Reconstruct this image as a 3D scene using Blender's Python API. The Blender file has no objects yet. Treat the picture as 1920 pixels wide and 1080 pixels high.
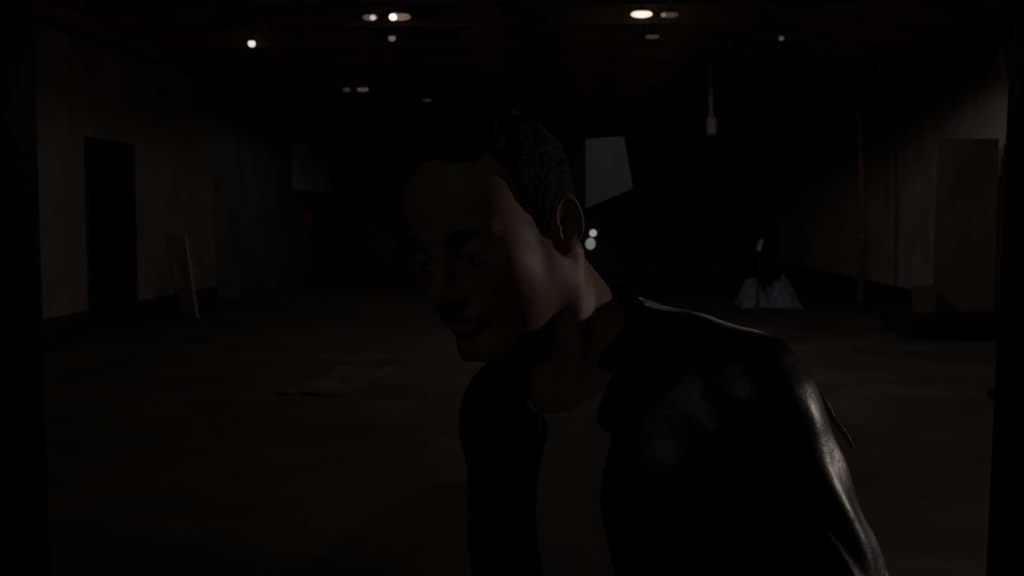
import bpy, math, random
import numpy as np
from mathutils import Vector, Matrix

random.seed(7)
scene = bpy.context.scene
C = scene.collection

# ------------------------------------------------------------------ camera
EYE = Vector((0.0, 0.0, 1.65))
YAW, PITCH = math.atan(110 / 2000), math.atan(132 / 2000)
cam_d = bpy.data.cameras.new('camera')
cam_d.sensor_width = 36
cam_d.lens = 36 * 2000 / 1920
cam_d.clip_start = 0.02
cam_d.clip_end = 200
cam_d.dof.use_dof = True
cam_d.dof.focus_distance = 1.3
cam_d.dof.aperture_fstop = 11
cam = bpy.data.objects.new('camera', cam_d)
C.objects.link(cam)
cam.location = EYE
cam.rotation_euler = (math.pi / 2 - PITCH, 0, YAW)
scene.camera = cam
CAMR = cam.rotation_euler.to_matrix()


def at(px, py, Y):
    """world point at depth Y (along the hall) on the line of sight of a photo pixel"""
    d = CAMR @ Vector(((px - 960) / 2000, -(py - 540) / 2000, -1))
    return EYE + d * (Y / d.y)


# ------------------------------------------------------------------ world, lamp light, exposure
world = bpy.data.worlds.new('world')
scene.world = world
world.use_nodes = True
world.node_tree.nodes['Background'].inputs[0].default_value = (0.5, 0.55, 0.7, 1)
world.node_tree.nodes['Background'].inputs[1].default_value = 0.0005
vs = scene.view_settings
vs.view_transform = 'Standard'
vs.look = 'None'
vs.exposure = 0.0
vs.gamma = 1.0
vs.use_curve_mapping = False

ASSUMED_FLOOD = Vector((4.2, 2.95, 2.05))        # assumed work flood lamp beside the man, unseen, out of the frame
sp = bpy.data.lights.new('assumed_flood_beam', 'SPOT')
sp.energy = 53
sp.color = (1.0, 0.86, 0.74)
sp.spot_size = math.radians(165)
sp.spot_blend = 0.35
sp.shadow_soft_size = 0.11
spo = bpy.data.objects.new('assumed_flood_beam', sp)
C.objects.link(spo)
spo.location = ASSUMED_FLOOD
spo.rotation_euler = (Vector((-3.2, 5.0, 1.6)) - ASSUMED_FLOOD).to_track_quat('-Z', 'Y').to_euler()


# added fill lamps, hooded, out of view: over the far floor, behind the camera
FILL_LAMPS = [((2.4, 10.3, 3.72), 16, (1.0, 0.90, 0.81)), ((-0.9, -1.7, 3.72), 3.9, (1.0, 0.96, 0.95))]
for (px_, py_, pz_), en, colr in FILL_LAMPS:
    L_ = bpy.data.lights.new('fill_beam', 'SPOT')
    L_.energy = en
    L_.color = colr
    L_.spot_size = math.radians(168)
    L_.spot_blend = 0.3
    L_.shadow_soft_size = 0.14 if py_ > 0 else 0.4
    lo_ = bpy.data.objects.new('fill_beam', L_)
    C.objects.link(lo_)
    lo_.location = (px_, py_, pz_)


# ------------------------------------------------------------------ helpers
def tag(o, label=None, cat=None, group=None, kind=None):
    for k, v in (('label', label), ('category', cat), ('group', group), ('kind', kind)):
        if v:
            o[k] = v
    return o


def mat(name, col, rough=0.8, vary=0.35, scale=4.0, bump=0.2, metal=0.0, bscale=None, spec=0.5, col2=None, stretch=(1, 1, 1)):
    m = bpy.data.materials.new(name)
    m.use_nodes = True
    nt = m.node_tree
    b = nt.nodes['Principled BSDF']
    b.inputs['Roughness'].default_value = rough
    b.inputs['Metallic'].default_value = metal
    b.inputs['Specular IOR Level'].default_value = spec
    tc = nt.nodes.new('ShaderNodeTexCoord')
    mp = nt.nodes.new('ShaderNodeMapping')
    mp.inputs['Scale'].default_value = stretch
    nt.links.new(tc.outputs['Object'], mp.inputs[0])
    n = nt.nodes.new('ShaderNodeTexNoise')
    n.inputs['Scale'].default_value = scale
    n.inputs['Detail'].default_value = 6
    n.inputs['Roughness'].default_value = 0.62
    nt.links.new(mp.outputs[0], n.inputs['Vector'])
    r = nt.nodes.new('ShaderNodeValToRGB')
    c2 = col2 if col2 else tuple(c * (1 - vary) for c in col)
    r.color_ramp.elements[0].position = 0.36
    r.color_ramp.elements[1].position = 0.62
    r.color_ramp.elements[0].color = (*c2, 1)
    r.color_ramp.elements[1].color = (*col, 1)
    nt.links.new(n.outputs['Fac'], r.inputs[0])
    nt.links.new(r.outputs[0], b.inputs['Base Color'])
    if bump:
        n2 = nt.nodes.new('ShaderNodeTexNoise')
        n2.inputs['Scale'].default_value = bscale if bscale else scale * 6
        n2.inputs['Detail'].default_value = 5
        nt.links.new(mp.outputs[0], n2.inputs['Vector'])
        bp = nt.nodes.new('ShaderNodeBump')
        bp.inputs['Strength'].default_value = bump
        bp.inputs['Distance'].default_value = 0.02
        nt.links.new(n2.outputs['Fac'], bp.inputs['Height'])
        nt.links.new(bp.outputs[0], b.inputs['Normal'])
    return m


def glow(name, col, strength):
    m = bpy.data.materials.new(name)
    m.use_nodes = True
    b = m.node_tree.nodes['Principled BSDF']
    b.inputs['Base Color'].default_value = (*[c * 0.6 for c in col], 1)
    b.inputs['Roughness'].default_value = 0.3
    b.inputs['Emission Color'].default_value = (*col, 1)
    b.inputs['Emission Strength'].default_value = strength
    return m


class MB:
    """collects simple solids into one mesh"""

    def __init__(self):
        self.v, self.f = [], []

    def add(self, vs, fs):
        o = len(self.v)
        self.v += [tuple(p) for p in vs]
        self.f += [tuple(i + o for i in f) for f in fs]
        return self

    def box(self, lo, hi, bev=0.0, top=None):
        x0, y0, z0 = lo
        x1, y1, z1 = hi
        if not bev:
            return self.add([(x0, y0, z0), (x1, y0, z0), (x1, y1, z0), (x0, y1, z0), (x0, y0, z1), (x1, y0, z1), (x1, y1, z1), (x0, y1, z1)],
                            [(0, 3, 2, 1), (4, 5, 6, 7), (0, 1, 5, 4), (1, 2, 6, 5), (2, 3, 7, 6), (3, 0, 4, 7)])
        b = bev

        def ring(z, i):
            return [(x0 + i, y0 + b + i * 0, z), (x0 + b, y0 + i, z), (x1 - b, y0 + i, z), (x1 - i, y0 + b, z),
                    (x1 - i, y1 - b, z), (x1 - b, y1 - i, z), (x0 + b, y1 - i, z), (x0 + i, y1 - b, z)]
        vs = ring(z0, b * .7) + ring(z0 + b, 0) + ring(z1 - b, 0) + ring(z1, b * .7)
        fs = [tuple(range(7, -1, -1)), tuple(range(24, 32))]
        for r in range(3):
            for k in range(8):
                a, c = r * 8 + k, r * 8 + (k + 1) % 8
                fs.append((a, c, c + 8, a + 8))
        return self.add(vs, fs)

    def tube(self, pts, rad, n=12, cap=True):
        pts = [Vector(p) for p in pts]
        rads = rad if isinstance(rad, (list, tuple)) else [rad] * len(pts)
        vs, fs = [], []
        up = None
        for i, p in enumerate(pts):
            d = (pts[min(i + 1, len(pts) - 1)] - pts[max(i - 1, 0)]).normalized()
            if up is None:
                up = d.orthogonal().normalized()
            up = (up - d * up.dot(d)).normalized()
            w = d.cross(up)
            for k in range(n):
                a = 2 * math.pi * k / n
                vs.append(p + (up * math.cos(a) + w * math.sin(a)) * rads[i])
        for i in range(len(pts) - 1):
            for k in range(n):
                a, b = i * n + k, i * n + (k + 1) % n
                fs.append((a, b, b + n, a + n))
        if cap:
            fs.append(tuple(range(n - 1, -1, -1)))
            fs.append(tuple(range((len(pts) - 1) * n, len(pts) * n)))
        return self.add(vs, fs)

    def lathe(self, prof, n=20, centre=(0, 0, 0), sx=1.0, sy=1.0):
        cx, cy, cz = centre
        vs, fs = [], []
        for r, z in prof:
            for k in range(n):
                a = 2 * math.pi * k / n
                vs.append((cx + r * sx * math.cos(a), cy + r * sy * math.sin(a), cz + z))
        for i in range(len(prof) - 1):
            for k in range(n):
                a, b = i * n + k, i * n + (k + 1) % n
                fs.append((a, b, b + n, a + n))
        fs.append(tuple(range(n - 1, -1, -1)))
        fs.append(tuple(range((len(prof) - 1) * n, len(prof) * n)))
        return self.add(vs, fs)

    def build(self, name, m, parent=None, smooth=False, loc=None):
        me = bpy.data.meshes.new(name)
        base = Vector(loc) if loc is not None else Vector((0, 0, 0))
        if parent is not None:
            base = parent.matrix_world_loc if hasattr(parent, 'matrix_world_loc') else Vector(parent.location)
        me.from_pydata([tuple(Vector(p) - base) for p in self.v], [], self.f)
        me.materials.append(m)
        if smooth:
            me.polygons.foreach_set('use_smooth', [True] * len(me.polygons))
        me.update()
        o = bpy.data.objects.new(name, me)
        C.objects.link(o)
        if parent is not None:
            o.parent = parent
        elif loc is not None:
            o.location = base
        return o


def empty(name, loc):
    o = bpy.data.objects.new(name, None)
    o.empty_display_size = 0.1
    C.objects.link(o)
    o.location = loc
    return o


# parts of an Empty or mesh thing are written in world coordinates and shifted by the thing's location
def sub(name, mb, m, thing, part, smooth=False):
    """a sub-part: child of a part (whose own local origin equals the thing's)"""
    base = Vector(thing.location)
    me = bpy.data.meshes.new(name)
    me.from_pydata([tuple(Vector(p) - base) for p in mb.v], [], mb.f)
    me.materials.append(m)
    if smooth:
        me.polygons.foreach_set('use_smooth', [True] * len(me.polygons))
    o = bpy.data.objects.new(name, me)
    C.objects.link(o)
    o.parent = part
    return o


# ------------------------------------------------------------------ materials
M = {}
M['floor'] = mat('floor_concrete', (0.098, 0.086, 0.076), 0.8, 0.55, 0.9, 0.5, bscale=7, spec=0.3)
M['wall_l'] = mat('wall_plaster_brown', (0.26, 0.222, 0.20), 0.9, 0.35, 1.1, 0.4, bscale=9, spec=0.2)
M['wall_grey'] = mat('wall_plaster_grey', (0.17, 0.175, 0.185), 0.9, 0.5, 0.8, 0.4, bscale=9, spec=0.2)
M['wall_r'] = mat('wall_plaster_dirty', (0.56, 0.52, 0.47), 0.9, 0.35, 0.9, 0.4, bscale=9, spec=0.2)
M['far'] = mat('far_wall_dark', (0.15, 0.15, 0.165), 0.9, 0.5, 0.8, 0.3, bscale=8, spec=0.1)  # dark grey, mottled
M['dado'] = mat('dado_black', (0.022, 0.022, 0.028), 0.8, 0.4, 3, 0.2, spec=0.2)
M['ceil'] = mat('ceiling_dark', (0.035, 0.03, 0.028), 0.9, 0.6, 1.5, 0.4, bscale=10, spec=0.15)  # near black, mottled
M['joist'] = mat('joist_wood', (0.20, 0.11, 0.08), 0.6, 0.9, 3.0, 0.5, bscale=22, spec=0.35, stretch=(0.35, 1, 1))
M['column'] = mat('column_black_paint', (0.004, 0.004, 0.006), 0.7, 0.3, 4, 0.15, spec=0.06)
M['rust'] = mat('rusty_iron', (0.30, 0.13, 0.07), 0.55, 0.7, 6, 0.4, bscale=30, col2=(0.09, 0.06, 0.045))
M['plank'] = mat('raw_plank', (0.72, 0.60, 0.50), 0.8, 0.35, 8, 0.3, stretch=(1, 1, 0.15))
M['ply'] = mat('plywood_brown', (0.20, 0.145, 0.105), 0.75, 0.5, 1.6, 0.3, bscale=14, stretch=(1, 1, 0.5))
M['sheet_metal'] = mat('galvanised_sheet', (0.22, 0.275, 0.32), 0.6, 0.22, 3, 0.1, metal=0.1, bscale=20)
M['dark_metal'] = mat('dark_metal', (0.03, 0.03, 0.032), 0.55, 0.3, 6, 0.1, spec=0.3)
M['pipe'] = mat('pipe_grey', (0.26, 0.21, 0.20), 0.6, 0.4, 7, 0.2)
M['board'] = mat('pale_board', (0.85, 0.86, 0.86), 0.85, 0.4, 1.3, 0.2, spec=0.2)
M['red'] = mat('red_enamel', (0.62, 0.16, 0.13), 0.5, 0.3, 6, 0.1)
M['thin_sheet'] = mat('sheeting', (0.20, 0.15, 0.118), 0.9, 0.55, 2.2, 0.25, bscale=20, spec=0.15)
M['plastic'] = mat('blue_plastic', (0.36, 0.40, 0.55), 0.45, 0.45, 5, 0.2)
M['rag'] = mat('pale_blue_rag', (0.74, 0.80, 0.95), 0.8, 0.2, 9, 0.2)
M['wood_dark'] = mat('dark_wood', (0.10, 0.07, 0.05), 0.8, 0.4, 8, 0.3)
M['enamel'] = mat('lamp_enamel', (0.10, 0.09, 0.085), 0.5, 0.3, 10, 0.1)

CEIL, LX, LX2, RX, Y0, Y1 = 4.25, -6.5, -6.9, 5.95, -3.0, 31.5

# ------------------------------------------------------------------ the hall
tag(MB().box((-10.2, Y0 - .3, -0.3), (RX + .4, Y1 + .3, 0.0)).build('floor', M['floor']), kind='structure')
ceil = tag(MB().box((-10.2, Y0 - .3, CEIL), (RX + .4, Y1 + .3, CEIL + 0.3)).build('ceiling', M['ceil']), kind='structure')
jm = None
y = 4.3
joists = []
while y < 31:
    if jm is None:
        j = MB().box((LX + .01, y - .06, CEIL - .25), (RX - .01, y + .06, CEIL), 0.012).build('joist', M['joist'], loc=(0, y, 0))
        jm = j.data
        j.parent = ceil
    else:
        j = bpy.data.objects.new('joist', jm)
        C.objects.link(j)
        j.parent = ceil
        j.location = (0, y, 0)
    joists.append(j)
    y += 1.5

DY0, DY1, DH = 14.02, 15.62, 2.74        # the doorway in the left wall
w = MB()
w.box((LX - .4, Y0, 0), (LX, DY0, CEIL)).box((LX - .4, DY1, 0), (LX, 19.2, CEIL)).box((LX - .4, DY0, DH), (LX, DY1, CEIL))
wall_left = tag(w.build('wall_left', M['wall_l']), kind='structure')
# the unlit room beyond the doorway
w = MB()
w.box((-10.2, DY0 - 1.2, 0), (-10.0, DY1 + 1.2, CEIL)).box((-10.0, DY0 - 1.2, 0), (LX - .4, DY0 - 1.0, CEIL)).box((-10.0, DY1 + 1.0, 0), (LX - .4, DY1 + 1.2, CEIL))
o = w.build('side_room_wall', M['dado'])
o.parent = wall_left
# far, greyer stretch of the left wall, set back a little
tag(MB().box((LX2 - .4, 19.2, 0), (LX2, Y1, CEIL)).build('wall_left_far', M['wall_grey']), kind='structure')
tag(MB().box((RX, Y0, 0), (RX + .4, Y1, CEIL)).build('wall_right', M['wall_r']), kind='structure')
tag(MB().box((-7.3, Y1, 0), (RX + .4, Y1 + .3, CEIL)).build('wall_back', M['far']), kind='structure')
tag(MB().box((-7.3, Y0 - .3, 0), (RX + .4, Y0, CEIL)).build('wall_front', M['dado']), kind='structure')
w = MB()
w.box((LX, Y0, 0), (LX + .05, DY0, .40), .01).box((LX, DY1, 0), (LX + .05, 19.2, .40), .01)
tag(w.build('baseboard_left', M['dado']), kind='structure')
tag(MB().box((RX - .05, Y0, 0), (RX, Y1, .40), .01).build('baseboard_right', M['dado']), kind='structure')
# doorway lining, its black colour puts the shade into the recess
d = MB()
d.box((LX - .4, DY0, 0), (LX + .03, DY0 + .07, DH), .008).box((LX - .4, DY1 - .07, 0), (LX + .03, DY1, DH - .07), .008)
d.box((LX - .4, DY0 + .07, DH - .07), (LX + .03, DY1, DH), .008)
tag(d.build('door_1', M['dado']), kind='structure')


# ------------------------------------------------------------------ two dark columns flanking the view
def column(xe, side, label, batter):
    """square column at depth 4.5; xe is the x of its visible edge, side +1: it extends to the right"""
    yc, wd, cap = 3.55, 0.30, CEIL - .25
    xa, xb = (xe, xe + side * wd)
    t = empty('column', (0.5 * (xa + xb), yc + .15, 0))
    b = batter
    lo, hi = min(xa, xb), max(xa, xb)
    s = MB()
    zs = [0.0, 4.0]
    vs = []
    for z, g in ((0.12, b), (cap - .12, -b)):
        l2, h2 = (lo - g, hi) if side > 0 else (lo, hi + g)
        c = .025
        vs += [(l2 + c, yc, z), (h2 - c, yc, z), (h2, yc + c, z), (h2, yc + wd - c, z), (h2 - c, yc + wd, z), (l2 + c, yc + wd, z), (l2, yc + wd - c, z), (l2, yc + c, z)]
    fs = [tuple(range(7, -1, -1)), tuple(range(8, 16))] + [(k, (k + 1) % 8, 8 + (k + 1) % 8, 8 + k) for k in range(8)]
    s.add(vs, fs)
    s.build('shaft', M['column'], t)
    MB().box((lo - .06, yc - .06, 0), (hi + .06, yc + wd + .06, .12), .015).build('base_plate', M['column'], t)
    MB().box((lo - .05, yc - .05, cap - .12), (hi + .05, yc + wd + .05, cap), .015).build('head_plate', M['column'], t)
    tag(t, label, 'column', 'black columns at both sides')
    return t


pl = at(84, 540, 3.85)
pr = at(1873, 540, 3.85)
column(pl.x, -1, 'black painted column at the left edge, before the wall with the doorway', 0.0)
col_r = column(pr.x, 1, 'black painted column at the right edge, with a round bolt', 0.028)
b = at(1861, 738, 3.80)
hb = MB()
hb.tube([(b.x + .04, b.y, b.z), (b.x + .012, b.y, b.z), (b.x - .008, b.y, b.z), (b.x - .012, b.y, b.z)], [.012, .012, .020, .014], 14)
hb.build('bolt', M['column'], col_r, True)


# ------------------------------------------------------------------ ceiling lamps (small oval bulkhead lamps)
def lamp(px, py, Y, wpx, hpx, L, col, label, cage=True, bulb=None, beam=0):
    p = at(px, py, Y)
    rx = wpx / 2000 * Y / 2
    rz = hpx / 2000 * Y / 2
    top = CEIL
    t = empty('ceiling_lamp', (p.x, p.y, top))
    g = MB()
    prof = [(0.05, -1.0), (0.45, -.9), (0.78, -.62), (0.96, -.25), (1.0, 0.1), (.93, .5), (.7, .85), (.3, 1.0)]
    g.lathe([(r, z * rz) for r, z in prof], 20, tuple(p), rx, max(rx * .6, rz))
    g.build('glass', glow('lamp_glow', col, L), t, True)
    if bulb:                     # the bulb shows bright through one end of the glass
        bx, bw, bL = bulb
        q = at(bx, py, Y - rx * .45)
        r_ = bw / 2000 * Y / 2
        bo = MB().lathe([(max(math.sin(math.pi * k / 8), .001), -math.cos(math.pi * k / 8) * r_ * .85) for k in range(9)], 16, tuple(q), r_, r_)
        bo.build('bulb', glow('bulb_glow', (1, .93, .86), bL), t, True)
    h = MB()
    zt = p.z + rz * .75
    h.lathe([(.5, 0), (.9, 0.0), (.8, rz * .8), (.5, rz * 1.1)], 20, (p.x, p.y, zt), rx * .8, max(rx * .5, rz))
    h.build('housing', M['enamel'], t, True)
    MB().tube([(p.x, p.y, zt + rz * .9), (p.x, p.y, top)], .012, 8).build('stem', M['enamel'], t)
    if cage:
        c = MB()
        for k in range(3):
            a = (k - 1) * .5
            pts = []
            for s in range(9):
                u = math.pi * s / 8
                pts.append((p.x + rx * 1.06 * math.cos(u), p.y + a * rx * .8, p.z - rz * 1.08 * math.sin(u) + rz * .5))
            c.tube(pts, .0025, 5)
        c.build('cage', M['enamel'], t)
    if beam:                     # added spot under the lamp, lights walls and floor beyond its glow
        bl = bpy.data.lights.new('lamp_beam', 'SPOT')
        bl.energy = beam
        bl.color = (1.0, .90, .80)
        bl.spot_size = math.radians(172)
        bl.spot_blend = .2
        bl.shadow_soft_size = .05
        bo_ = bpy.data.objects.new('lamp_beam', bl)
        C.objects.link(bo_)
        bo_.parent = t
        bo_.location = (0, 0, p.z - rz - .06 - top)
    tag(t, label, 'lamp', 'small lamps under the ceiling')
    return t


WARM = (1.0, .86, .74)
lamp(694, 33, 13.0, 28, 11, .10, (1, .6, .45), 'half-bright oval ceiling lamp, left of the close pair at the top', True, (699, 11, .55))
lamp(750, 32, 13.0, 40, 12, .16, (1, .68, .42), 'bright oval ceiling lamp, right of the close pair at the top', True, (737, 15, 1.5), 4)
lamp(735, 72, 14.5, 13, 10, .13, WARM, 'small dim ceiling lamp just below the bright pair', False)
lamp(472, 82, 14.5, 14, 13, .85, (1, .93, .9), 'small round ceiling lamp nearest the wall with the doorway', False)
lamp(1203, 27, 12.9, 40, 12, 1.1, (1, .88, .70), 'brightest wide ceiling lamp above the grey hopper', True, None, 30)
lamp(1256, 28, 12.9, 32, 9, .05, (1, .65, .4), 'dim ceiling lamp beside the brightest one', True, (1244, 9, .16))
lamp(1223, 69, 14.4, 26, 7, .042, (1, .58, .46), 'faint reddish flat ceiling lamp below the brightest one', False)
lamp(650, 168, 20.45, 14, 8, .030, (1, .55, .46), 'faint small reddish ceiling lamp far down the hall, left of two', False)
lamp(680, 168, 20.45, 22, 8, .065, (1, .60, .52), 'faint reddish ceiling lamp far down the hall, right of two', False, None, 1)
lamp(801, 188, 22.0, 16, 6, .018, (1, .5, .4), 'farthest and dimmest reddish ceiling lamp', False, None, 9)
lamp(1465, 72, 14.55, 9, 8, .075, (1, .8, .7), 'tiny dull ceiling lamp near the hanging drop pipe', False, None, 7.5)

for (x_, y_, z_), en, colr in FILL_LAMPS:  # fixtures for the added fill lamps
    t = empty('fill_lamp', (x_, y_, CEIL))
    MB().tube([(x_, y_, z_ + .16), (x_, y_, CEIL - .26 if y_ > 0 else CEIL - .002)], .008, 8).build('stem', M['dark_metal'], t)
    MB().tube([(x_, y_, z_ + .18), (x_, y_, z_ + .14), (x_, y_, z_ + .08), (x_, y_, z_ + .035)], [.03, .06, .13, .17] if y_ > 0 else [.03, .12, .30, .42], 24, True).build('hood', M['dark_metal'], t, True)
    MB().lathe([(.01, -.02), (.03, -.01), (.035, .015), (.02, .034)], 14, (x_, y_, z_ + .001)).build('bulb', glow('fill_bulb', colr, 3), t, True)
    tag(t, 'added dark hooded fill lamp over the far floor' if y_ > 0 else 'added dark hooded fill lamp behind the viewer', 'lamp')

# ------------------------------------------------------------------ pipes
a, b = at(150, 10, 13.0), at(312, 72, 15.6)
p = MB()
p.tube([(-5.92, 9.5, 4.02), (-5.92, 12.0, 4.02), (-5.92, 15.2, 4.02), (-5.92, 15.35, 4.02)], .10, 14)
t = empty('ceiling_pipe', (-5.92, 12.4, CEIL))
p.build('pipe_run', M['rust'], t, True)
for yy in (10.6, 12.2, 13.85, 15.1):
    MB().tube([(-5.92, yy, 4.02), (-5.92, yy + .09, 4.02)], .125, 14).build('flange', M['rust'], t)
    MB().box((-5.94, yy + .02, 4.11), (-5.90, yy + .06, CEIL)).build('hanger', M['dark_metal'], t)
tag(t, 'short fat rusty pipe under the ceiling along the wall with the doorway', 'pipe')

g1, g2 = at(1384, 190, 23.6), at(1482, 137, 19.4)
t = empty('ceiling_pipe', (g1.x, g1.y, CEIL))
MB().tube([g1, g2], .05, 12).build('pipe_run', M['pipe'], t, True)
for s in (.1, .9):
    q = g1.lerp(g2, s)
    MB().box((q.x - .015, q.y - .02, q.z), (q.x + .015, q.y + .02, CEIL)).build('hanger', M['dark_metal'], t)
    MB().tube([q + Vector((0, -.03, 0)), q + Vector((0, .03, 0))], .065, 12).build('flange', M['pipe'], t)
tag(t, 'thin grey pipe slung along the ceiling behind the hanging drop pipe', 'pipe')

# drop pipe hanging from the ceiling with a wider end
a = at(1330, 110, 16.9)
bz = at(1333, 222, 16.9)
cz = at(1334, 254, 16.9)
t = empty('drop_pipe', (a.x, a.y, CEIL))
MB().tube([(a.x, a.y, CEIL - .002), (a.x, a.y, a.z), ((a.x + bz.x) / 2, a.y, (a.z + bz.z) / 2), (bz.x, a.y, bz.z)], [.05, .05, .05, .038], 14).build('pipe_run', M['pipe'], t, True)
MB().tube([(bz.x, a.y, bz.z + .03), (bz.x, a.y, bz.z), (cz.x, a.y, bz.z - .04), (cz.x, a.y, cz.z + .03), (cz.x, a.y, cz.z)], [.04, .07, .085, .085, .06], 16).build('nozzle', M['pipe'], t, True)
MB().tube([(a.x, a.y, CEIL - .002), (a.x, a.y, CEIL - .03)], .11, 16).build('flange', M['pipe'], t)
tag(t, 'grey drop pipe hanging from the ceiling with a wider nozzle end', 'pipe')

# rusty pipe on the right: along the ceiling, down in a slant, then down the wall
pts = [(4.72, 9.0, 4.06), (4.70, 12.5, 4.06), at(1750, 30, 13.8), at(1650, 82, 15.9), at(1645, 128, 16.4), at(1600, 190, 18.2), at(1611, 230, 18.6)]
pe = at(1618, 400, 18.6)
pts += [(pe.x, pe.y, 1.9), (pe.x, pe.y, 0.02)]
t = empty('wall_pipe', (pe.x, pe.y, 0))
MB().tube(pts, .055, 12).build('pipe_run', M['rust'], t, True)
for z in (.25, 1.3, 2.4):
    MB().tube([(pe.x, pe.y, z), (pe.x, pe.y, z + .07)], .072, 12).build('flange', M['rust'], t)
tag(t, 'long rusty pipe slanting down from the ceiling and on to the floor', 'pipe')

q = at(1881, 90, 13.2)
t = empty('wall_pipe', (q.x, q.y, CEIL))
MB().tube([(q.x, q.y, CEIL), (q.x - .02, q.y, 3.9), (q.x, q.y, 3.6), (q.x + .06, q.y, 3.35), (q.x + .16, q.y, 3.25)], .05, 12).build('pipe_run', M['rust'], t, True)
MB().tube([(q.x, q.y, CEIL), (q.x, q.y, CEIL - .03)], .09, 12).build('flange', M['rust'], t)
tag(t, 'short bent rusty pipe stub in the top corner beside the black column', 'pipe')

# ------------------------------------------------------------------ leaning plank by the doorway
a, b = at(303, 440, 16.7), at(338, 588, 17.3)
a.x = LX + .075
ax = at(289, 440, 16.7).x
t_dir = (b - a)
b.z = 0.012
n = (a - b).normalized()
side = Vector((0.90, -0.42, 0)).normalized()
side = (side - n * side.dot(n)).normalized()
th = n.cross(side)
hw, ht = .16, .018
vs = []
for base in (b, a):
    for s1, s2 in ((-1, -1), (1, -1), (1, 1), (-1, 1)):
        vs.append(base + side * hw * s1 + th * ht * s2)
m = MB().add(vs, [(0, 3, 2, 1), (4, 5, 6, 7), (0, 1, 5, 4), (1, 2, 6, 5), (2, 3, 7, 6), (3, 0, 4, 7)])
zmin = min(v[2] for v in m.v)
m.v = [(v[0], v[1], v[2] - zmin) for v in m.v]
xmin = min(v[0] for v in m.v)
if xmin < LX + .055:
    m.v = [(v[0] + LX + .055 - xmin, v[1], v[2]) for v in m.v]
tag(m.build('plank', M['plank'], loc=(b.x, b.y, 0)), 'pale wooden plank leaning against the wall beside the dark doorway', 'plank')

# ------------------------------------------------------------------ pale board and red box on the far left wall
y0, y1 = 26.0, 30.6
t = empty('notice_board', (LX2, 28.3, 2.3))
MB().box((LX2, y0, 2.34), (LX2 + .04, y1, 3.56), .008).build('panel', M['board'], t)
f = MB()
f.box((LX2, y0 - .06, 2.28), (LX2 + .06, y0, 3.62)).box((LX2, y1, 2.28), (LX2 + .06, y1 + .06, 3.62)).box((LX2, y0, 2.28), (LX2 + .06, y1, 2.34)).box((LX2, y0, 3.56), (LX2 + .06, y1, 3.62))
f.build('frame', M['wood_dark'], t)
tag(t, 'pale grey board on the far wall past the doorway', 'board')
q = at(566, 410, 27.4)
t = empty('hose_box', (LX2, 27.4, q.z - .17))
MB().box((LX2, 27.15, q.z - .17), (LX2 + .2, 27.55, q.z + .17), .015).build('case', M['red'], t)
MB().box((LX2 + .2, 27.18, q.z - .14), (LX2 + .215, 27.52, q.z + .14), .004).build('door', M['red'], t)
MB().tube([(LX2 + .215, 27.22, q.z), (LX2 + .24, 27.22, q.z)], .02, 10).build('knob', M['dark_metal'], t)
tag(t, 'small dull red box on the far wall under the pale board', 'box')

# ------------------------------------------------------------------ suspended sheet-metal hopper
E_t, E_b = at(1098, 262, 8.8), at(1098, 391, 8.8)
R_t, R_b = at(1170, 258, 9.25), at(1187, 353, 9.25)
L_t, L_b = at(1040, 266, 9.15), at(1030, 402, 9.15)
K_t, K_b = Vector((0.5 * (L_t.x + R_t.x), 9.65, E_t.z)), Vector((0.5 * (L_b.x + R_b.x), 9.65, 1.86))
t = empty('hopper', (E_t.x, 9.2, CEIL))
MB().add([E_b, R_b, K_b, L_b, E_t, R_t, K_t, L_t], [(0, 3, 2, 1), (4, 5, 6, 7), (0, 1, 5, 4), (1, 2, 6, 5), (2, 3, 7, 6), (3, 0, 4, 7)]).build('shell', M['sheet_metal'], t)
rm = MB()
for u, v in ((E_t, R_t), (R_t, K_t), (K_t, L_t), (L_t, E_t)):
    rm.tube([u, v], .004, 6)
rm.build('rim', M['dark_metal'], t)
for u in (R_t, L_t, K_t):
    c = u.lerp((E_t + K_t) / 2, .15)
    MB().tube([c - Vector((0, 0, .01)), Vector((c.x, c.y, CEIL))], .0015, 6).build('hanger_rod', M['dark_metal'], t)
tag(t, 'grey sheet metal hopper hung from the ceiling behind the man', 'hopper')

# ------------------------------------------------------------------ control post with two small signal lamps
p1, p2 = at(1112, 437, 9.9), at(1107, 457, 9.9)
cx = .5 * (p1.x + p2.x)
t = empty('signal_post', (cx, 10.05, 0))
MB().lathe([(.16, 0), (.16, .02), (.05, .04), (.03, .06)], 18, (cx, 10.05, 0)).build('foot', M['dark_metal'], t)
MB().tube([(cx, 10.05, .05), (cx, 10.05, 1.32)], .025, 12).build('pole', M['dark_metal'], t)
MB().box((cx - .09, 9.96, 1.30), (cx + .09, 10.10, 1.62), .012).build('case', M['dark_metal'], t)


def ball(p, r, nm, m, par, stretch=1.0):
    prof = [(r * math.sin(math.pi * k / 10) + 1e-5, -r * stretch * math.cos(math.pi * k / 10)) for k in range(11)]
    return MB().lathe(prof, 16, tuple(p)).build(nm, m, par, True)


tag(ball(p1, .034, 'signal_lamp', glow('signal_pink_white', (1, .80, .86), .34), t), 'pinkish white lamp')
tag(ball(p2, .046, 'signal_lamp', glow('signal_green_white', (.80, 1, .84), .15), t, 1.15), 'greenish white lamp')
for pp, r in ((p1, .04), (p2, .052)):
    MB().tube([(pp.x, pp.y + .02, pp.z), (pp.x, 9.97, pp.z)], r, 14).build('bezel', M['dark_metal'], t)
tag(t, 'dark signal post with a pinkish and a greenish lamp beside the ear', 'signal post')

# ------------------------------------------------------------------ plastic-covered heap, stake with a rag
c = at(1440, 545, 20)
t = empty('covered_heap', (c.x, 20.0, 0))


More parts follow.
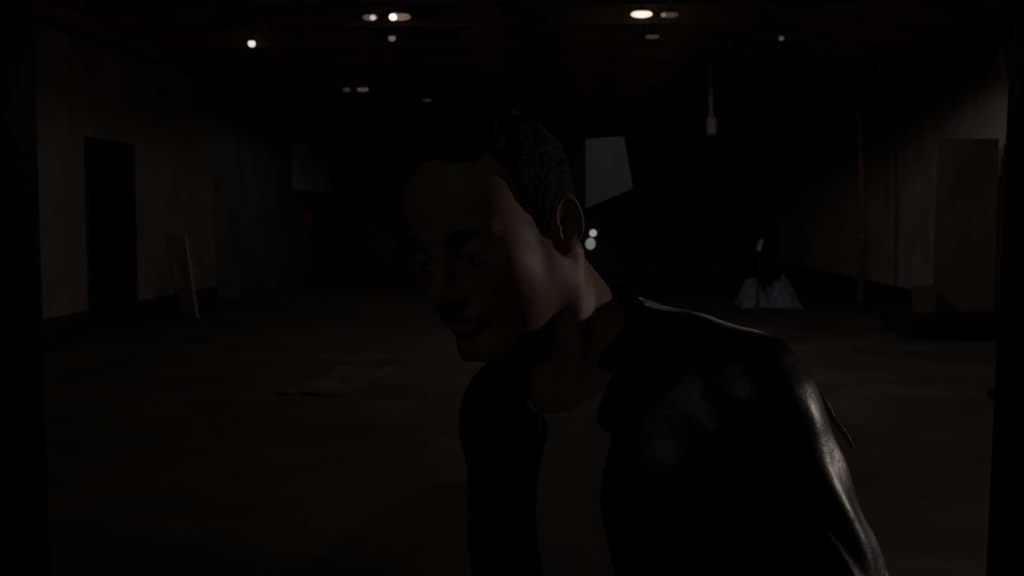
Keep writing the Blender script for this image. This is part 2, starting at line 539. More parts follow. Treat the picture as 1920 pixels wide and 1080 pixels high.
def hnoise(x, y, s=1.0):
    return (math.sin(3.1 * x * s + 1.3 * y * s) + math.sin(5.7 * y * s - 2.2 * x * s + 1) + .6 * math.sin(9.3 * x * s + 7.1 * y * s + 2)) / 2.6


def heap(nx, ny, wx, wy, hh, off, rough):
    vs, fs = [], []
    for j in range(ny + 1):
        for i in range(nx + 1):
            u, v = i / nx * 2 - 1, j / ny * 2 - 1
            r = max(0, 1 - abs(u) ** 2.4) * max(0, 1 - abs(v) ** 2.6)
            z = hh * (r ** .6) * (1 + rough * hnoise(u * 3 + off, v * 3)) * (0.82 - .28 * math.cos(u * 5.2 + off))
            vs.append((c.x + u * wx, 20.0 + v * wy + .03 * hnoise(u * 5, v * 4), max(z, 0) + .004))
    for j in range(ny):
        for i in range(nx):
            a = j * (nx + 1) + i
            fs.append((a, a + 1, a + nx + 2, a + nx + 1))
    k = len(vs)
    rim = [i for i in range(nx + 1)] + [j * (nx + 1) + nx for j in range(1, ny + 1)] + [ny * (nx + 1) + i for i in range(nx - 1, -1, -1)] + [j * (nx + 1) for j in range(ny - 1, 0, -1)]
    for r_ in rim:
        vs.append((vs[r_][0], vs[r_][1], 0))
    for q in range(len(rim)):
        a, b = rim[q], rim[(q + 1) % len(rim)]
        fs.append((b, a, k + q, k + (q + 1) % len(rim)))
    fs.append(tuple(range(k + len(rim) - 1, k - 1, -1)))
    return MB().add(vs, fs)


heap(46, 26, .56, .45, .46, .4, .5).build('plastic_cover', M['plastic'], t, True)
MB().tube([(c.x - .5, 19.56, .02), (c.x - .1, 19.53, .02), (c.x + .5, 19.57, .02)], .018, 8).build('hem_rope', M['plastic'], t, True)
tag(t, 'low heap under a crumpled bluish plastic cover on the far floor', 'heap')
r = at(1425, 458, 19.4)
t = empty('marker_stake', (r.x - .03, 19.42, 0))
MB().tube([(r.x - .03, 19.42, 0), (r.x - .03, 19.42, 1.24)], [.02, .014], 8).build('stake', M['wood_dark'], t)
vs, fs = [], []
for j in range(9):
    for i in range(6):
        u, v = i / 5, j / 8
        vs.append((r.x - .075 + .06 * u + .085 * (1 - v) + .012 * math.sin(9 * v), 19.40 + .022 * math.sin(7 * u + 5 * v), r.z + .09 - .19 * v - .03 * u))
for j in range(8):
    for i in range(5):
        a = j * 6 + i
        fs.append((a, a + 6, a + 7, a + 1))
rg = MB().add(vs, fs).build('rag', M['rag'], t, True)
so = rg.modifiers.new('thickness', 'SOLIDIFY')
so.thickness = .008
tag(t, 'thin stake with a pale blue rag tied near its top', 'stake')

# ------------------------------------------------------------------ plywood sheet, crate and kerb at the right wall
k0 = at(1712, 600, 14.6)
kerb = tag(MB().box((k0.x, 14.55, 0), (RX - .05, 16.1, .36), .02).build('plinth', M['dado'], loc=(5.4, 15.3, 0)), 'low black concrete plinth under the tall plywood sheet', 'plinth')
s0, s1 = at(1757, 260, 15.0), at(1864, 582, 15.0)
t = empty('plywood_sheet', ((s0.x + s1.x) / 2, 15.1, .36))
xa, xb = s0.x, min(s1.x, RX - .08)
MB().box((xa, 15.0, .36), (xb, 15.03, s0.z), .006).build('face', M['ply'], t)
for xx in (xa + .02, (xa + xb) / 2 - .03, xb - .08):
    MB().box((xx, 15.03, .36), (xx + .06, 15.09, s0.z - .02), .005).build('batten', M['wood_dark'], t)
tag(t, 'tall brown plywood sheet standing on the low black plinth', 'plywood')
c0, c1 = at(1716, 535, 14.8), at(1752, 582, 14.8)
t = empty('wooden_crate', ((c0.x + c1.x) / 2, 14.9, .36))
cz1 = c0.z
MB().box((c0.x + .012, 14.762, .36), (c1.x - .012, 15.0 - .022, cz1 - .01)).build('body', M['wood_dark'], t)
for k in range(3):
    z = .365 + k * (cz1 - .365) / 3
    MB().box((c0.x, 14.75, z), (c1.x, 14.762, z + (cz1 - .365) / 3 - .012), .002).build('slat', M['ply'], t)
tag(t, 'small brown slatted crate on the plinth beside the plywood sheet', 'crate')

# ------------------------------------------------------------------ flattened cardboard on the floor
cA, cB = at(575, 750, 9.7), at(700, 694, 11.5)  # thin brown strip, paler than the floor around it
ax_ = Vector((cB.x - cA.x, cB.y - cA.y, 0))
ln = ax_.length
ax_.normalize()
pw = Vector((ax_.y, -ax_.x, 0))
vs, fs = [], []
NX, NY = 10, 5
for lay in (0, 1):
    for j in range(NY + 1):
        for i in range(NX + 1):
            u, v = i / NX, j / NY
            e = .04 * math.sin(11 * v + 3) * (1 if u in (0, 1) else 0)
            q = Vector((cA.x, cA.y, 0)) + ax_ * (u * ln + e) + pw * ((v - .5) * .62 + .05 * math.sin(4 * u))
            z = .004 + (.018 + .014 * math.sin(6 * u + 2 * v) ** 2) * (lay)
            vs.append((q.x, q.y, z))
ns = (NX + 1) * (NY + 1)
for j in range(NY):
    for i in range(NX):
        a = j * (NX + 1) + i
        fs += [(a, a + NX + 1, a + NX + 2, a + 1), (ns + a, ns + a + 1, ns + a + NX + 2, ns + a + NX + 1)]
for i in range(NX):
    a, b = i, NY * (NX + 1) + i
    fs += [(a, a + 1, ns + a + 1, ns + a), (b + 1, b, ns + b, ns + b + 1)]
for j in range(NY):
    a, b = j * (NX + 1), j * (NX + 1) + NX
    fs += [(a + NX + 1, a, ns + a, ns + a + NX + 1), (b, b + NX + 1, ns + b + NX + 1, ns + b)]
tag(MB().add(vs, fs).build('floor_strip', M['thin_sheet'], loc=(cA.x, cA.y, 0)), 'flattened strip of brown cardboard lying on the dark floor', 'sheeting')

# ------------------------------------------------------------------ the assumed flood lamp, unseen, beside the frame
t = empty('assumed_floodlight', (ASSUMED_FLOOD.x + .12, ASSUMED_FLOOD.y - .10, 0))  # assumed source of the side light on the man
fx, fy, fz = ASSUMED_FLOOD.x + .12, ASSUMED_FLOOD.y - .10, ASSUMED_FLOOD.z
MB().tube([(fx, fy, .45), (fx, fy, fz - .12)], [.02, .014], 12).build('pole', M['dark_metal'], t)
for k in range(3):
    an = 2.1 * k + .4
    MB().tube([(fx, fy, .75), (fx + .5 * math.cos(an), fy + .5 * math.sin(an), .012)], .012, 8).build('leg', M['dark_metal'], t)
dv = (Vector((-3.2, 5.0, 1.6)) - ASSUMED_FLOOD).normalized()
hc = ASSUMED_FLOOD - dv * .10
MB().tube([hc - dv * .08, hc - dv * .06, hc + dv * .03, hc + dv * .05], [.05, .09, .15, .155], 20, True).build('head', M['dark_metal'], t, True)
MB().tube([hc + dv * .052, hc + dv * .058], .145, 20).build('lens', glow('assumed_flood_lens', (1, .8, .62), 6), t)
MB().tube([(fx, fy, fz - .13), hc - dv * .05], .012, 8).build('bracket', M['dark_metal'], t)
tag(t, 'assumed dark flood lamp on a tripod standing unseen past the right column', 'assumed_floodlight')


# =================================================================== the man
def smin(a, b, k):
    h = np.maximum(k - np.abs(a - b), 0) / k
    return np.minimum(a, b) - h * h * k * .25


def smax(a, b, k):
    return -smin(-a, -b, k)


def ell(x, y, z, c, r):
    X, Y_, Z = (x - c[0]) / r[0], (y - c[1]) / r[1], (z - c[2]) / r[2]
    k0 = np.sqrt(X * X + Y_ * Y_ + Z * Z)
    k1 = np.sqrt((X / r[0]) ** 2 + (Y_ / r[1]) ** 2 + (Z / r[2]) ** 2) + 1e-6
    return k0 * (k0 - 1) / k1


def sph(x, y, z, c, r):
    return np.sqrt((x - c[0]) ** 2 + (y - c[1]) ** 2 + (z - c[2]) ** 2) - r


def cap(x, y, z, a, b, ra, rb=None):
    rb = ra if rb is None else rb
    ba = (b[0] - a[0], b[1] - a[1], b[2] - a[2])
    L2 = sum(q * q for q in ba)
    h = np.clip(((x - a[0]) * ba[0] + (y - a[1]) * ba[1] + (z - a[2]) * ba[2]) / L2, 0, 1)
    return np.sqrt((x - a[0] - ba[0] * h) ** 2 + (y - a[1] - ba[1] * h) ** 2 + (z - a[2] - ba[2] * h) ** 2) - (ra + (rb - ra) * h)


def poly2(x, z, pts):
    """signed distance to a 2-D polygon, negative inside"""
    d = np.full(np.broadcast(x, z).shape, 1e9, np.float32)
    s = np.ones_like(d)
    n = len(pts)
    for i in range(n):
        a, b = pts[i], pts[i - 1]
        ex, ez = b[0] - a[0], b[1] - a[1]
        wx, wz = x - a[0], z - a[1]
        h = np.clip((wx * ex + wz * ez) / (ex * ex + ez * ez), 0, 1)
        d = np.minimum(d, (wx - ex * h) ** 2 + (wz - ez * h) ** 2)
        c1, c2, c3 = z >= a[1], z < b[1], ex * wz > ez * wx
        fl = (c1 & c2 & c3) | (~c1 & ~c2 & ~c3)
        s = np.where(fl, -s, s)
    return s * np.sqrt(d)


def nets(fn, lo, hi, h):
    """surface nets: verts, quads of fn = 0 in a box"""
    ax = [np.arange(lo[i], hi[i] + h, h, dtype=np.float32) for i in range(3)]
    X, Y_, Z = np.meshgrid(*ax, indexing='ij')
    V = fn(X, Y_, Z).astype(np.float32)
    S = V < 0
    n = V.shape
    cnt = np.zeros((n[0] - 1, n[1] - 1, n[2] - 1), np.int8)
    for i in (0, 1):
        for j in (0, 1):
            for k in (0, 1):
                cnt += S[i:n[0] - 1 + i, j:n[1] - 1 + j, k:n[2] - 1 + k]
    act = (cnt > 0) & (cnt < 8)
    I, J, K = np.nonzero(act)
    idx = np.full(act.shape, -1, np.int64)
    idx[I, J, K] = np.arange(len(I))
    acc = np.zeros((len(I), 3))
    num = np.zeros(len(I))
    corners = [(i, j, k) for i in (0, 1) for j in (0, 1) for k in (0, 1)]
    for ca in corners:
        for axn in range(3):
            if ca[axn]:
                continue
            cb = list(ca)
            cb[axn] = 1
            va = V[I + ca[0], J + ca[1], K + ca[2]]
            vb = V[I + cb[0], J + cb[1], K + cb[2]]
            m = (va < 0) != (vb < 0)
            tt = np.where(m, va / np.where(m, va - vb, 1), 0)
            for q in range(3):
                acc[:, q] += np.where(m, ca[q] + (tt if q == axn else 0), 0)
            num += m
    P = acc / num[:, None]
    verts = np.stack([lo[0] + (I + P[:, 0]) * h, lo[1] + (J + P[:, 1]) * h, lo[2] + (K + P[:, 2]) * h], 1)
    quads = []
    for axn in range(3):
        u, v = (axn + 1) % 3, (axn + 2) % 3
        sl0, sl1 = [slice(None)] * 3, [slice(None)] * 3
        sl0[axn], sl1[axn] = slice(0, n[axn] - 1), slice(1, n[axn])
        a, b = S[tuple(sl0)], S[tuple(sl1)]
        ch = a != b
        for q in (u, v):
            e0 = [slice(None)] * 3
            e0[q] = 0
            ch[tuple(e0)] = False
            e0[q] = ch.shape[q] - 1
            ch[tuple(e0)] = False
        G = np.stack(np.nonzero(ch), 1)
        if not len(G):
            continue

        def cell(du, dv):
            g = G.copy()
            g[:, u] += du
            g[:, v] += dv
            return idx[g[:, 0], g[:, 1], g[:, 2]]
        Q = np.stack([cell(-1, -1), cell(0, -1), cell(0, 0), cell(-1, 0)], 1)
        ins = a[G[:, 0], G[:, 1], G[:, 2]]
        Q[~ins] = Q[~ins][:, ::-1]
        quads.append(Q)
    Q = np.concatenate(quads)
    return verts, Q[(Q >= 0).all(1)]


def np_mesh(name, parts, m, base, parent=None):
    off, V, Q = 0, [], []
    for v, q in parts:
        V.append(v)
        Q.append(q + off)
        off += len(v)
    V, Q = np.concatenate(V) - np.array(base)[None], np.concatenate(Q)
    me = bpy.data.meshes.new(name)
    me.vertices.add(len(V))
    me.vertices.foreach_set('co', V.astype(np.float32).ravel())
    me.loops.add(Q.size)
    me.loops.foreach_set('vertex_index', Q.astype(np.int32).ravel())
    me.polygons.add(len(Q))
    me.polygons.foreach_set('loop_start', np.arange(0, Q.size, 4, dtype=np.int32))
    me.polygons.foreach_set('use_smooth', np.ones(len(Q), bool))
    me.materials.append(m)
    me.update(calc_edges=True)
    me.validate()
    o = bpy.data.objects.new(name, me)
    C.objects.link(o)
    if parent:
        o.parent = parent
    else:
        o.location = base
    return o


def frame(yaw, roll, pitch):
    """axes (left, forward, up) of a body segment: yaw to the picture's left, roll lifts his left side, pitch bows forward"""
    a, r, p_ = map(math.radians, (yaw, roll, pitch))
    f = np.array([-math.sin(a), -math.cos(a), 0.])
    l = np.array([math.cos(a), -math.sin(a), 0.])
    u = np.array([0, 0, 1.])
    l1 = l * math.cos(r) + u * math.sin(r)
    u1 = u * math.cos(r) - l * math.sin(r)
    f2 = f * math.cos(p_) - u1 * math.sin(p_)
    u2 = u1 * math.cos(p_) + f * math.sin(p_)
    return l1, f2, u2


def local(X, Y_, Z, o, fr):
    dx, dy, dz = X - o[0], Y_ - o[1], Z - o[2]
    return [(dx * a[0] + dy * a[1] + dz * a[2]).astype(np.float32) for a in fr]


HC = np.array([-.080, 1.15, 1.635])          # head centre
HF = frame(35, 7, 19)
SC = np.array([.036, 1.20, 1.455])            # centre between the shoulders
TF = frame(36, 9, 5)


def tw(x, f, z):
    return SC + TF[0] * x + TF[1] * f + TF[2] * z


def hw_(x, f, z):
    return HC + HF[0] * x + HF[1] * f + HF[2] * z


def head_sdf(x, f, z):
    ax = np.abs(x)
    d = ell(ax, f, z, (0, -.014, .034), (.0745, .0965, .086))
    d = smin(d, ell(ax, f, z, (0, .030, -.030), (.060, .062, .078)), .03)
    d = smin(d, ell(ax, f, z, (0, .050, .045), (.056, .042, .050)), .03)
    d = smin(d, cap(ax, f, z, (.050, .000, -.062), (.014, .072, -.104), .0175, .016), .028)
    d = smin(d, cap(ax, f, z, (.054, -.004, -.020), (.050, .000, -.062), .017, .0175), .02)
    d = smin(d, sph(ax, f, z, (.044, .060, -.016), .019), .03)      # cheekbone
    d = smin(d, ell(ax, f, z, (.040, .036, -.055), (.022, .034, .034)), .03)
    d = smin(d, cap(ax, f, z, (.010, .088, .023), (.043, .070, .022), .0105, .006), .016)   # brow
    d = smax(d, -sph(ax, f, z, (.032, .101, .002), .0165), .012)     # socket
    lid = sph(ax, f, z, (.032, .0795, .001), .0142)
    lid = smax(lid, -(np.abs(z + .001 + .05 * (ax - .032) ** 2 * 40) - .0028), .002)
    d = smin(d, lid, .004)
    d = smin(d, cap(ax, f, z, (0, .090, .016), (0, .116, -.026), .0075, .0105), .012)       # nose
    d = smin(d, sph(ax, f, z, (0, .116, -.031), .0105), .008)
    d = smin(d, ell(ax, f, z, (.0135, .103, -.034), (.0085, .012, .0085)), .006)
    d = smax(d, -ell(ax, f, z, (.0075, .110, -.043), (.0035, .006, .005)), .003)
    d = smin(d, ell(ax, f, z, (0, .086, -.058), (.030, .016, .018)), .015)   # muzzle
    d = smin(d, ell(ax, f, z, (.006, .0975, -.0585), (.020, .0075, .0055)), .004)
    d = smin(d, ell(ax, f, z, (0, .0965, -.0700), (.018, .0080, .0062)), .004)
    d = smax(d, -ell(ax, f, z, (0, .110, -.0642), (.021, .013, .0026)), .003)
    d = smin(d, ell(ax, f, z, (0, .078, -.101), (.024, .018, .016)), .018)   # chin
    d = smin(d, ell(ax, f, z, (0, .052, -.094), (.030, .030, .014)), .02)    # under the chin
    # ear: plate flaring outwards to the back, rolled rim, bowl, lobe
    ca, sa = math.cos(.50), math.sin(.50)
    ex, ef = ax - .0745, f + .010
    n = ex * ca + ef * sa            # off the plate
    s = -ex * sa * -1 * 0 + (-ef * ca + ex * sa)      # backwards along the plate
    ct, st = math.cos(.12), math.sin(.12)
    s2, z2 = s * ct - (z + .004) * st, s * st + (z + .004) * ct
    s2 = s2 - .010
    s2, z2 = s2 / .92, z2 / .90
    plate = ell(n, s2, z2, (0.001, 0, 0), (.0055, .0185, .031))
    rr = np.sqrt((s2 / .0165) ** 2 + (z2 / .0295) ** 2)
    ring = np.sqrt(((rr - 1) * .021) ** 2 + (n - .0045) ** 2) - .0036
    ring = np.where(z2 < -.012, ring + np.clip(-(z2 + .012), 0, 1) * .25, ring)
    anti = np.sqrt(((rr - .62) * .021) ** 2 + (n - .003) ** 2) - .003
    bowl = ell(n, s2, z2, (.007, -.004, -.004), (.007, .0085, .012))
    lobe = ell(n, s2, z2, (.001, -.006, -.0275), (.0042, .0085, .0095))
    tragus = ell(n, s2, z2, (.004, -.0145, -.005), (.005, .004, .007))
    e = smin(smin(smin(plate, ring, .004), anti, .004), lobe, .006)
    e = smax(e, -bowl, .004)
    e = smin(e, tragus, .003)
    d = smin(d, e, .006)
    return d


NB = tw(0, -.035, .0)            # neck root
NT = hw_(0, -.030, -.050)        # neck top


def neck_sdf(X, Y_, Z):
    d = cap(X, Y_, Z, NT, NB, .056, .062)
    for sgn in (1, -1):          # sternomastoid from behind the ear to the notch
        d = smin(d, cap(X, Y_, Z, hw_(sgn * .058, -.034, -.045), tw(sgn * .015, .075, .005), .017, .013), .02)
    return d


LS, RS = tw(.178, -.01, -.03), tw(-.140, -.01, -.03)
LE = LS + np.array([.115, -.035, -.275])
RE = RS + np.array([.0, .02, -.29])
LW = LE + np.array([-.03, -.12, -.23])
RW = RE + np.array([-.05, -.10, -.235])
PC = tw(0, -.02, -.50)           # pelvis centre
YF = frame(36, 0, 0)
LHIP, RHIP = PC + YF[0] * .09 - np.array([0, 0, .04]), PC - YF[0] * .09 - np.array([0, 0, .04])
LFT = np.array([LHIP[0] + .03, LHIP[1] - .02, .08])
RFT = np.array([RHIP[0] - .05, RHIP[1] - .01, .08])
LKN = (LHIP + LFT) / 2 + YF[1] * .04
RKN = (RHIP + RFT) / 2 + YF[1] * .04


def torso_sdf(X, Y_, Z, g=0.0):
    x, f, z = local(X, Y_, Z, SC, TF)
    ax = np.where(x > 0, x, -x * 1.16)       # the far shoulder is drawn in
    d = ell(ax, f, z, (0, .005, -.15), (.160 + g, .108 + g, .215 + g))
    d = smin(d, ell(ax, f, z, (0, .0, -.42), (.150 + g, .105 + g, .22 + g)), .08)
    d = smin(d, cap(ax, f, z, (.0, -.02, -.025), (.165, -.012, -.035), .062 + g, .052 + g), .05)
    d = smin(d, cap(ax, f, z, (.03, -.035, .035), (.13, -.02, -.005), .036 + g, .040 + g), .05)
    d = smin(d, ell(ax, f, z, (.075, .06, -.10), (.075 + g, .048 + g, .07 + g)), .05)
    return d


def arms_sdf(X, Y_, Z, r1, r2, r3):
    d = cap(X, Y_, Z, LS, LE, r1, r2)
    d = smin(d, cap(X, Y_, Z, LE, LW, r2, r3), .03)
    e = cap(X, Y_, Z, RS, RE, r1, r2)
    e = smin(e, cap(X, Y_, Z, RE, RW, r2, r3), .03)
    return np.minimum(d, e)


def hand_sdf(X, Y_, Z, W, E, sgn):
    a = (W - E) / np.linalg.norm(W - E)
    a = a * .8 + np.array([0, 0, -.3])
    a /= np.linalg.norm(a)
    b = YF[1] - a * (YF[1] @ a)
    b /= np.linalg.norm(b)               # towards the thumb side
    c = -YF[0] * sgn
    c = c - a * (c @ a) - b * (c @ b)
    c /= np.linalg.norm(c)               # palm side
    d = cap(X, Y_, Z, W, W + a * .03, .027, .026)
    for o in (-.026, -.009, .009, .026):
        d = smin(d, cap(X, Y_, Z, W + a * .02 + b * o * .7, W + a * .085 + b * o, .015, .0125), .016)
    for o, l in ((.027, .070), (.0095, .080), (-.009, .074), (-.026, .058)):
        k0 = W + a * .085 + b * o
        k1 = k0 + a * l * .45 + c * .012
        k2 = k1 + a * l * .30 + c * .020
        k3 = k2 + a * l * .18 + c * .020
        fg = cap(X, Y_, Z, k0, k1, .0092, .0085)
        fg = smin(fg, cap(X, Y_, Z, k1, k2, .0085, .0078), .004)
        fg = smin(fg, cap(X, Y_, Z, k2, k3, .0078, .0068), .004)
        d = smin(d, fg, .006)
    t0 = W + a * .025 + b * .024 + c * .006
    t1 = t0 + a * .035 + b * .022 + c * .012
    t2 = t1 + a * .030 + b * .004 + c * .008
    t3 = t2 + a * .024 - b * .003 + c * .006
    th_ = smin(smin(cap(X, Y_, Z, t0, t1, .014, .0115), cap(X, Y_, Z, t1, t2, .0115, .0095), .005), cap(X, Y_, Z, t2, t3, .0095, .008), .004)
    return smin(d, th_, .01)


def legs_sdf(X, Y_, Z, g=0.0):
    d = None
    for h_, k_, f_ in ((LHIP, LKN, LFT), (RHIP, RKN, RFT)):
        e = smin(cap(X, Y_, Z, h_, k_, .082 + g, .056 + g), cap(X, Y_, Z, k_, f_, .056 + g, .038 + g), .03)
        d = e if d is None else smin(d, e, .03)
    return smin(d, ell(X, Y_, Z, PC - np.array([0, 0, .02]), (.155 + g, .13 + g, .12 + g)), .06)


def wob(X, Y_, Z, s):
    return np.sin(s * X + 1.7 * np.sin(s * .61 * Z)) * np.sin(s * .83 * Z + 1.3 * np.sin(s * .5 * Y_)) + .5 * np.sin(s * 1.9 * Y_ + s * 1.3 * Z + 2 * np.sin(s * .7 * X))


skin = mat('skin', (0.50, 0.31, 0.22), 0.5, 0.12, 30, 0.03, bscale=260, spec=0.35)
leather = mat('black_leather', (0.009, 0.009, 0.0095), 0.35, 0.3, 14, 0.06, bscale=70, spec=0.6)
shirt_m = mat('shirt_cloth', (0.74, 0.66, 0.60), 0.95, 0.15, 12, 0.25, bscale=160, spec=0.1)
hair_m = mat('dark_hair', (0.010, 0.008, 0.007), 0.65, 0.4, 40, 0.5, bscale=140, spec=0.15, stretch=(1, .3, 1))
trouser_m = mat('dark_trousers', (0.015, 0.015, 0.018), 0.9, 0.3, 14, 0.2, spec=0.1)
shoe_m = mat('black_shoe', (0.01, 0.01, 0.01), 0.45, 0.2, 14, 0.2)

CUT = 1.50


def skin_top(X, Y_, Z):
    x, f, z = local(X, Y_, Z, HC, HF)
    d = smin(head_sdf(x, f, z), neck_sdf(X, Y_, Z), .022)
    return smin(d, torso_sdf(X, Y_, Z, -.004), .03)


def skin_low(X, Y_, Z):
    d = smin(torso_sdf(X, Y_, Z, -.004), neck_sdf(X, Y_, Z), .03)
    d = smin(d, arms_sdf(X, Y_, Z, .046, .036, .025), .03)
    d = smin(d, legs_sdf(X, Y_, Z), .04)
    for f_ in (LFT, RFT):
        d = smin(d, cap(X, Y_, Z, f_ - np.array([0, 0, .035]), f_ + YF[1] * .16 - np.array([0, 0, .05]), .034, .024), .02)
    return np.maximum(d, Z - (CUT + .012))


base = (float(PC[0]), float(PC[1]), 0.0)
parts = [nets(skin_top, (HC[0] - .17, HC[1] - .17, CUT), (HC[0] + .21, HC[1] + .24, HC[2] + .15), .0021),
         nets(skin_low, (-.32, .80, .0), (.50, 1.55, CUT + .03), .0085)]
for W, E, sg in ((LW, LE, 1), (RW, RE, -1)):
    def hs(X, Y_, Z, W=W, E=E, sg=sg):
        d = smin(hand_sdf(X, Y_, Z, W, E, sg), cap(X, Y_, Z, E, W, .036, .0258), .015)
        return d
    lo = np.array([W[0] - .13, W[1] - .17, W[2] - .22])
    parts.append(nets(hs, lo, np.array([W[0] + .13, W[1] + .13, W[2] + .05]), .0034))
person = np_mesh('person', parts, skin, base)
tag(person, 'man in a glossy black jacket with bowed head turned away from the light', 'person')


# eyes
for sg in (1, -1):
    e = hw_(sg * .032, .0795, .001)
    prof = [(.0128 * math.sin(math.pi * k / 10) + 1e-5, -.0128 * math.cos(math.pi * k / 10)) for k in range(11)]
    eye_m = mat('eye', (.55, .52, .5), .2, .05, 30, 0)
    eo = MB().lathe(prof, 16, tuple(e)).build('eye', eye_m, person, True)
    ir = e + HF[1] * .0115
    prof2 = [(.0002, 0), (.0058, .0001), (.0052, .0012), (.0002, .0016)]
    mb = MB().lathe(prof2, 14)
    rotm = Matrix((tuple(HF[0]), tuple(-HF[2]), tuple(HF[1]))).transposed()
    mb.v = [tuple(rotm @ Vector(p) + Vector(ir)) for p in mb.v]
    io = sub('iris', mb, hair_m, person, eo, True)


# hair
def hair_sdf(X, Y_, Z):
    x, f, z = local(X, Y_, Z, HC, HF)
    ax = np.abs(x)
    d = ell(ax, f, z, (0, -.012, .036), (.0800, .1030, .095))
    d = smin(d, ell(ax, f, z, (0, -.042, -.025), (.060, .056, .058)), .03)
    d = d - .0012 * np.sin(260 * x + 5 * np.sin(40 * f)) * np.sin(50 * f + 3 * np.sin(50 * z)) - .0016 * wob(x, f, z, 70)
    line = f - .62 * z - .024 + .006 * np.sin(90 * ax) * 0 + .10 * np.maximum(ax - .045, 0)
    side = poly2(f, z, [(.030, .08), (.028, .035), (.014, .012), (.016, -.018), (.004, -.022), (.002, .012), (-.010, .020), (-.034, .018), (-.040, -.010), (-.046, -.075), (-.2, -.09), (-.2, .2), (.05, .2)])
    side = np.where(ax > .045, side, -1)
    d = smax(d, line, .008)
    d = smax(d, np.where(ax > .045, side, -.05), .003)
    d = np.maximum(d, -z - .078)
    return d


np_mesh('hair', [nets(hair_sdf, HC - .155, HC + .165, .0023)], hair_m, base, person)
for sg in (1, -1):
    MB().tube([hw_(sg * .012, .098, .021), hw_(sg * .028, .0955, .0275), hw_(sg * .046, .082, .024)], [.003, .0042, .002], 8).build('eyebrow', hair_m, person, True)


# shirt
def shirt_sdf(X, Y_, Z):
    x, f, z = local(X, Y_, Z, SC, TF)
    d = torso_sdf(X, Y_, Z, .004) - .0015 * wob(X, Y_, Z, 38)
    hole = cap(X, Y_, Z, tw(0, .036, .050), tw(0, -.035, .18), .072, .074)
    d = smax(d, -hole, .004)
    ring = np.abs(hole) - .006
    return smax(d, z * 0 - .6 - z, .004)


np_mesh('shirt', [nets(shirt_sdf, (-.30, .92, .88), (.36, 1.46, 1.62), .0050)], shirt_m, base, person)


# jacket
def jacket_sdf(X, Y_, Z):
    x, f, z = local(X, Y_, Z, SC, TF)
    body = torso_sdf(X, Y_, Z, .020)
    body = smin(body, ell(x, f, z, (0, 0, -.56), (.178, .135, .16)), .05)
    body = smax(body, -(z + .64), .004)
    op = poly2(x, z, OPEN)
    op = np.where(f > .0, op, .2)
    neckhole = cap(X, Y_, Z, tw(0, .035, .02), NT + TF[2] * .05, .070, .074)
    body = smax(body, -neckhole, .004)
    body = smax(body, -op, .004)
    arm = arms_sdf(X, Y_, Z, .064, .055, .041)
    # shoulder seam ridge and long sleeve folds
    t1 = np.clip(((X - LS[0]) * (LE - LS)[0] + (Y_ - LS[1]) * (LE - LS)[1] + (Z - LS[2]) * (LE - LS)[2]) / float((LE - LS) @ (LE - LS)), -.2, 1.5)
    ang = np.arctan2(Y_ - (LS[1] + t1 * (LE - LS)[1]), X - (LS[0] + t1 * (LE - LS)[0]))
    arm = arm - np.where(X > .12, .0030 * np.sin(5.2 * ang + 2.4 * t1 + .8 * np.sin(9 * t1)) * np.clip(t1 * 4, 0, 1) + .0115 * np.exp(-((ang + 1.52 + .14 * np.sin(7 * t1)) / .17) ** 2) * np.clip(t1 * 5, 0, 1), .003 * wob(X, Y_, Z, 40))
    arm = arm - .0016 * wob(X, Y_, Z, 42)
    cuffs = arm
    for W, E in ((LW, LE), (RW, RE)):
        a = (W - E) / np.linalg.norm(W - E)
        past = (X - W[0]) * a[0] + (Y_ - W[1]) * a[1] + (Z - W[2]) * a[2]
        near = np.sqrt((X - W[0]) ** 2 + (Y_ - W[1]) ** 2 + (Z - W[2]) ** 2)
        cuffs = np.where(near < .12, smax(cuffs, past - .012, .003), cuffs)
    d = smin(body - .0022 * wob(X, Y_, Z, 30), cuffs, .022)
    # padded shoulder point
    d = smin(d, ell(x, f, z, (.178, -.012, .018), (.040, .045, .022)), .02)
    return d


# turned-up collar round the neck, matte cloth
def collar_sdf(X, Y_, Z):
    d0 = None
    ring = []
    for k in range(13):
        an = math.radians(-140 + 280 * k / 12)
        dr = TF[0] * math.sin(an) - TF[1] * math.cos(an)
        tt = .46 + .28 * math.cos(an)
        lo_c, hi_c = NB + (NT - NB) * .02 - TF[2] * .01, NB + (NT - NB) * tt
        ring.append((lo_c + dr * .080, hi_c + dr * .078))
    for (a0, b0), (a1, b1) in zip(ring[:-1], ring[1:]):
        for u0, u1, r_ in [(a0 + (b0 - a0) * q_, a1 + (b1 - a1) * q_, .012 - .0045 * q_) for q_ in (0, .2, .4, .6, .8, 1)]:
            c_ = cap(X, Y_, Z, u0, u1, r_)
            d0 = c_ if d0 is None else smin(d0, c_, .016)
    return d0


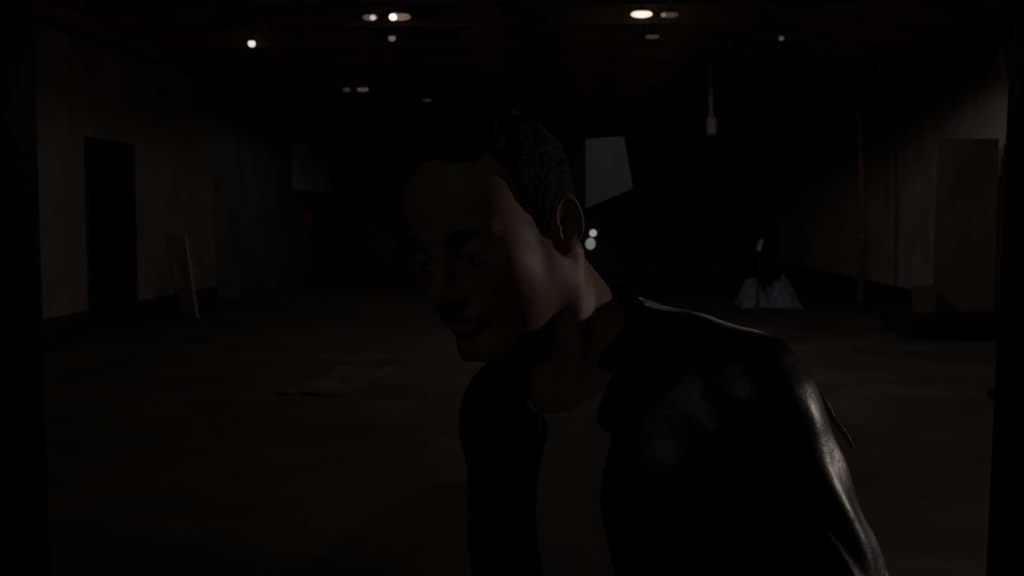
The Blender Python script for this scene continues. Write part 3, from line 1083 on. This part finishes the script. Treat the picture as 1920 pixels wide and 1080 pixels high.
def proj_xz(px, py, F):
    """torso-local (x, z) where the sight line of a pixel meets the plane forward = F"""
    o = np.array(EYE)
    q = np.array(at(px, py, 1.0)) - o
    den = q @ TF[1]
    tt = (F - (o - SC) @ TF[1]) / den
    w_ = o + q * tt - SC
    return float(w_ @ TF[0]), float(w_ @ TF[2])


OPEN = [proj_xz(*p, .125) for p in ((1000, 640), (1096, 640), (1092, 740), (1090, 802), (1126, 822), (1133, 900), (1150, 1075), (1170, 1400), (1010, 1400), (1004, 1000), (998, 740))]
jacket = np_mesh('jacket', [nets(jacket_sdf, (-.33, .78, .78), (.47, 1.52, 1.64), .0046)], leather, base, person)
jacket['label'] = 'glossy black jacket worn open'
collar_m = mat('matte_collar', (0.010, 0.010, 0.011), 0.95, 0.3, 20, 0.2, bscale=150, spec=0.1)
np_mesh('collar', [nets(collar_sdf, (-.16, 0.98, 1.36), (.24, 1.42, 1.66), .0040)], collar_m, base, jacket)

# frayed sleeve flap and a button
fl = MB()
ys = 1.03
fl.tube([at(1538, 735, ys), at(1552, 762, ys), at(1562, 785, ys), at(1568, 800, ys)], [.0010, .0025, .003, .001], 8)
fl.tube([at(1560, 778, ys), at(1574, 800, ys - .005), at(1588, 820, ys - .01), at(1601, 842, ys - .01)], [.0015, .003, .0028, .001], 8)
flap = sub('frayed_strap', fl, mat('brown_strap', (.62, .46, .36), .5, .3, 30, .2), person, jacket, True)


def trouser_sdf(X, Y_, Z):
    d = legs_sdf(X, Y_, Z, .014) - .003 * wob(X, Y_, Z, 36)
    return np.maximum(np.maximum(d, .055 - Z), Z - float(PC[2]) - .03)


np_mesh('trousers', [nets(trouser_sdf, (-.28, .85, .03), (.46, 1.60, 1.05), .0075)], trouser_m, base, person)
for f_ in (LFT, RFT):
    def shoe_sdf(X, Y_, Z, f_=f_):
        d = cap(X, Y_, Z, (f_[0], f_[1], .05), tuple(f_ + YF[1] * .17 + np.array([0, 0, -.045])), .050, .042)
        d = smin(d, cap(X, Y_, Z, (f_[0], f_[1], .05), (f_[0], f_[1], .12), .048, .05), .02)
        return np.maximum(np.maximum(d, .002 - Z), Z - .13)
    np_mesh('shoe', [nets(shoe_sdf, (f_[0] - .30, f_[1] - .30, -.01), (f_[0] + .15, f_[1] + .12, .15), .006)], shoe_m, base, person)
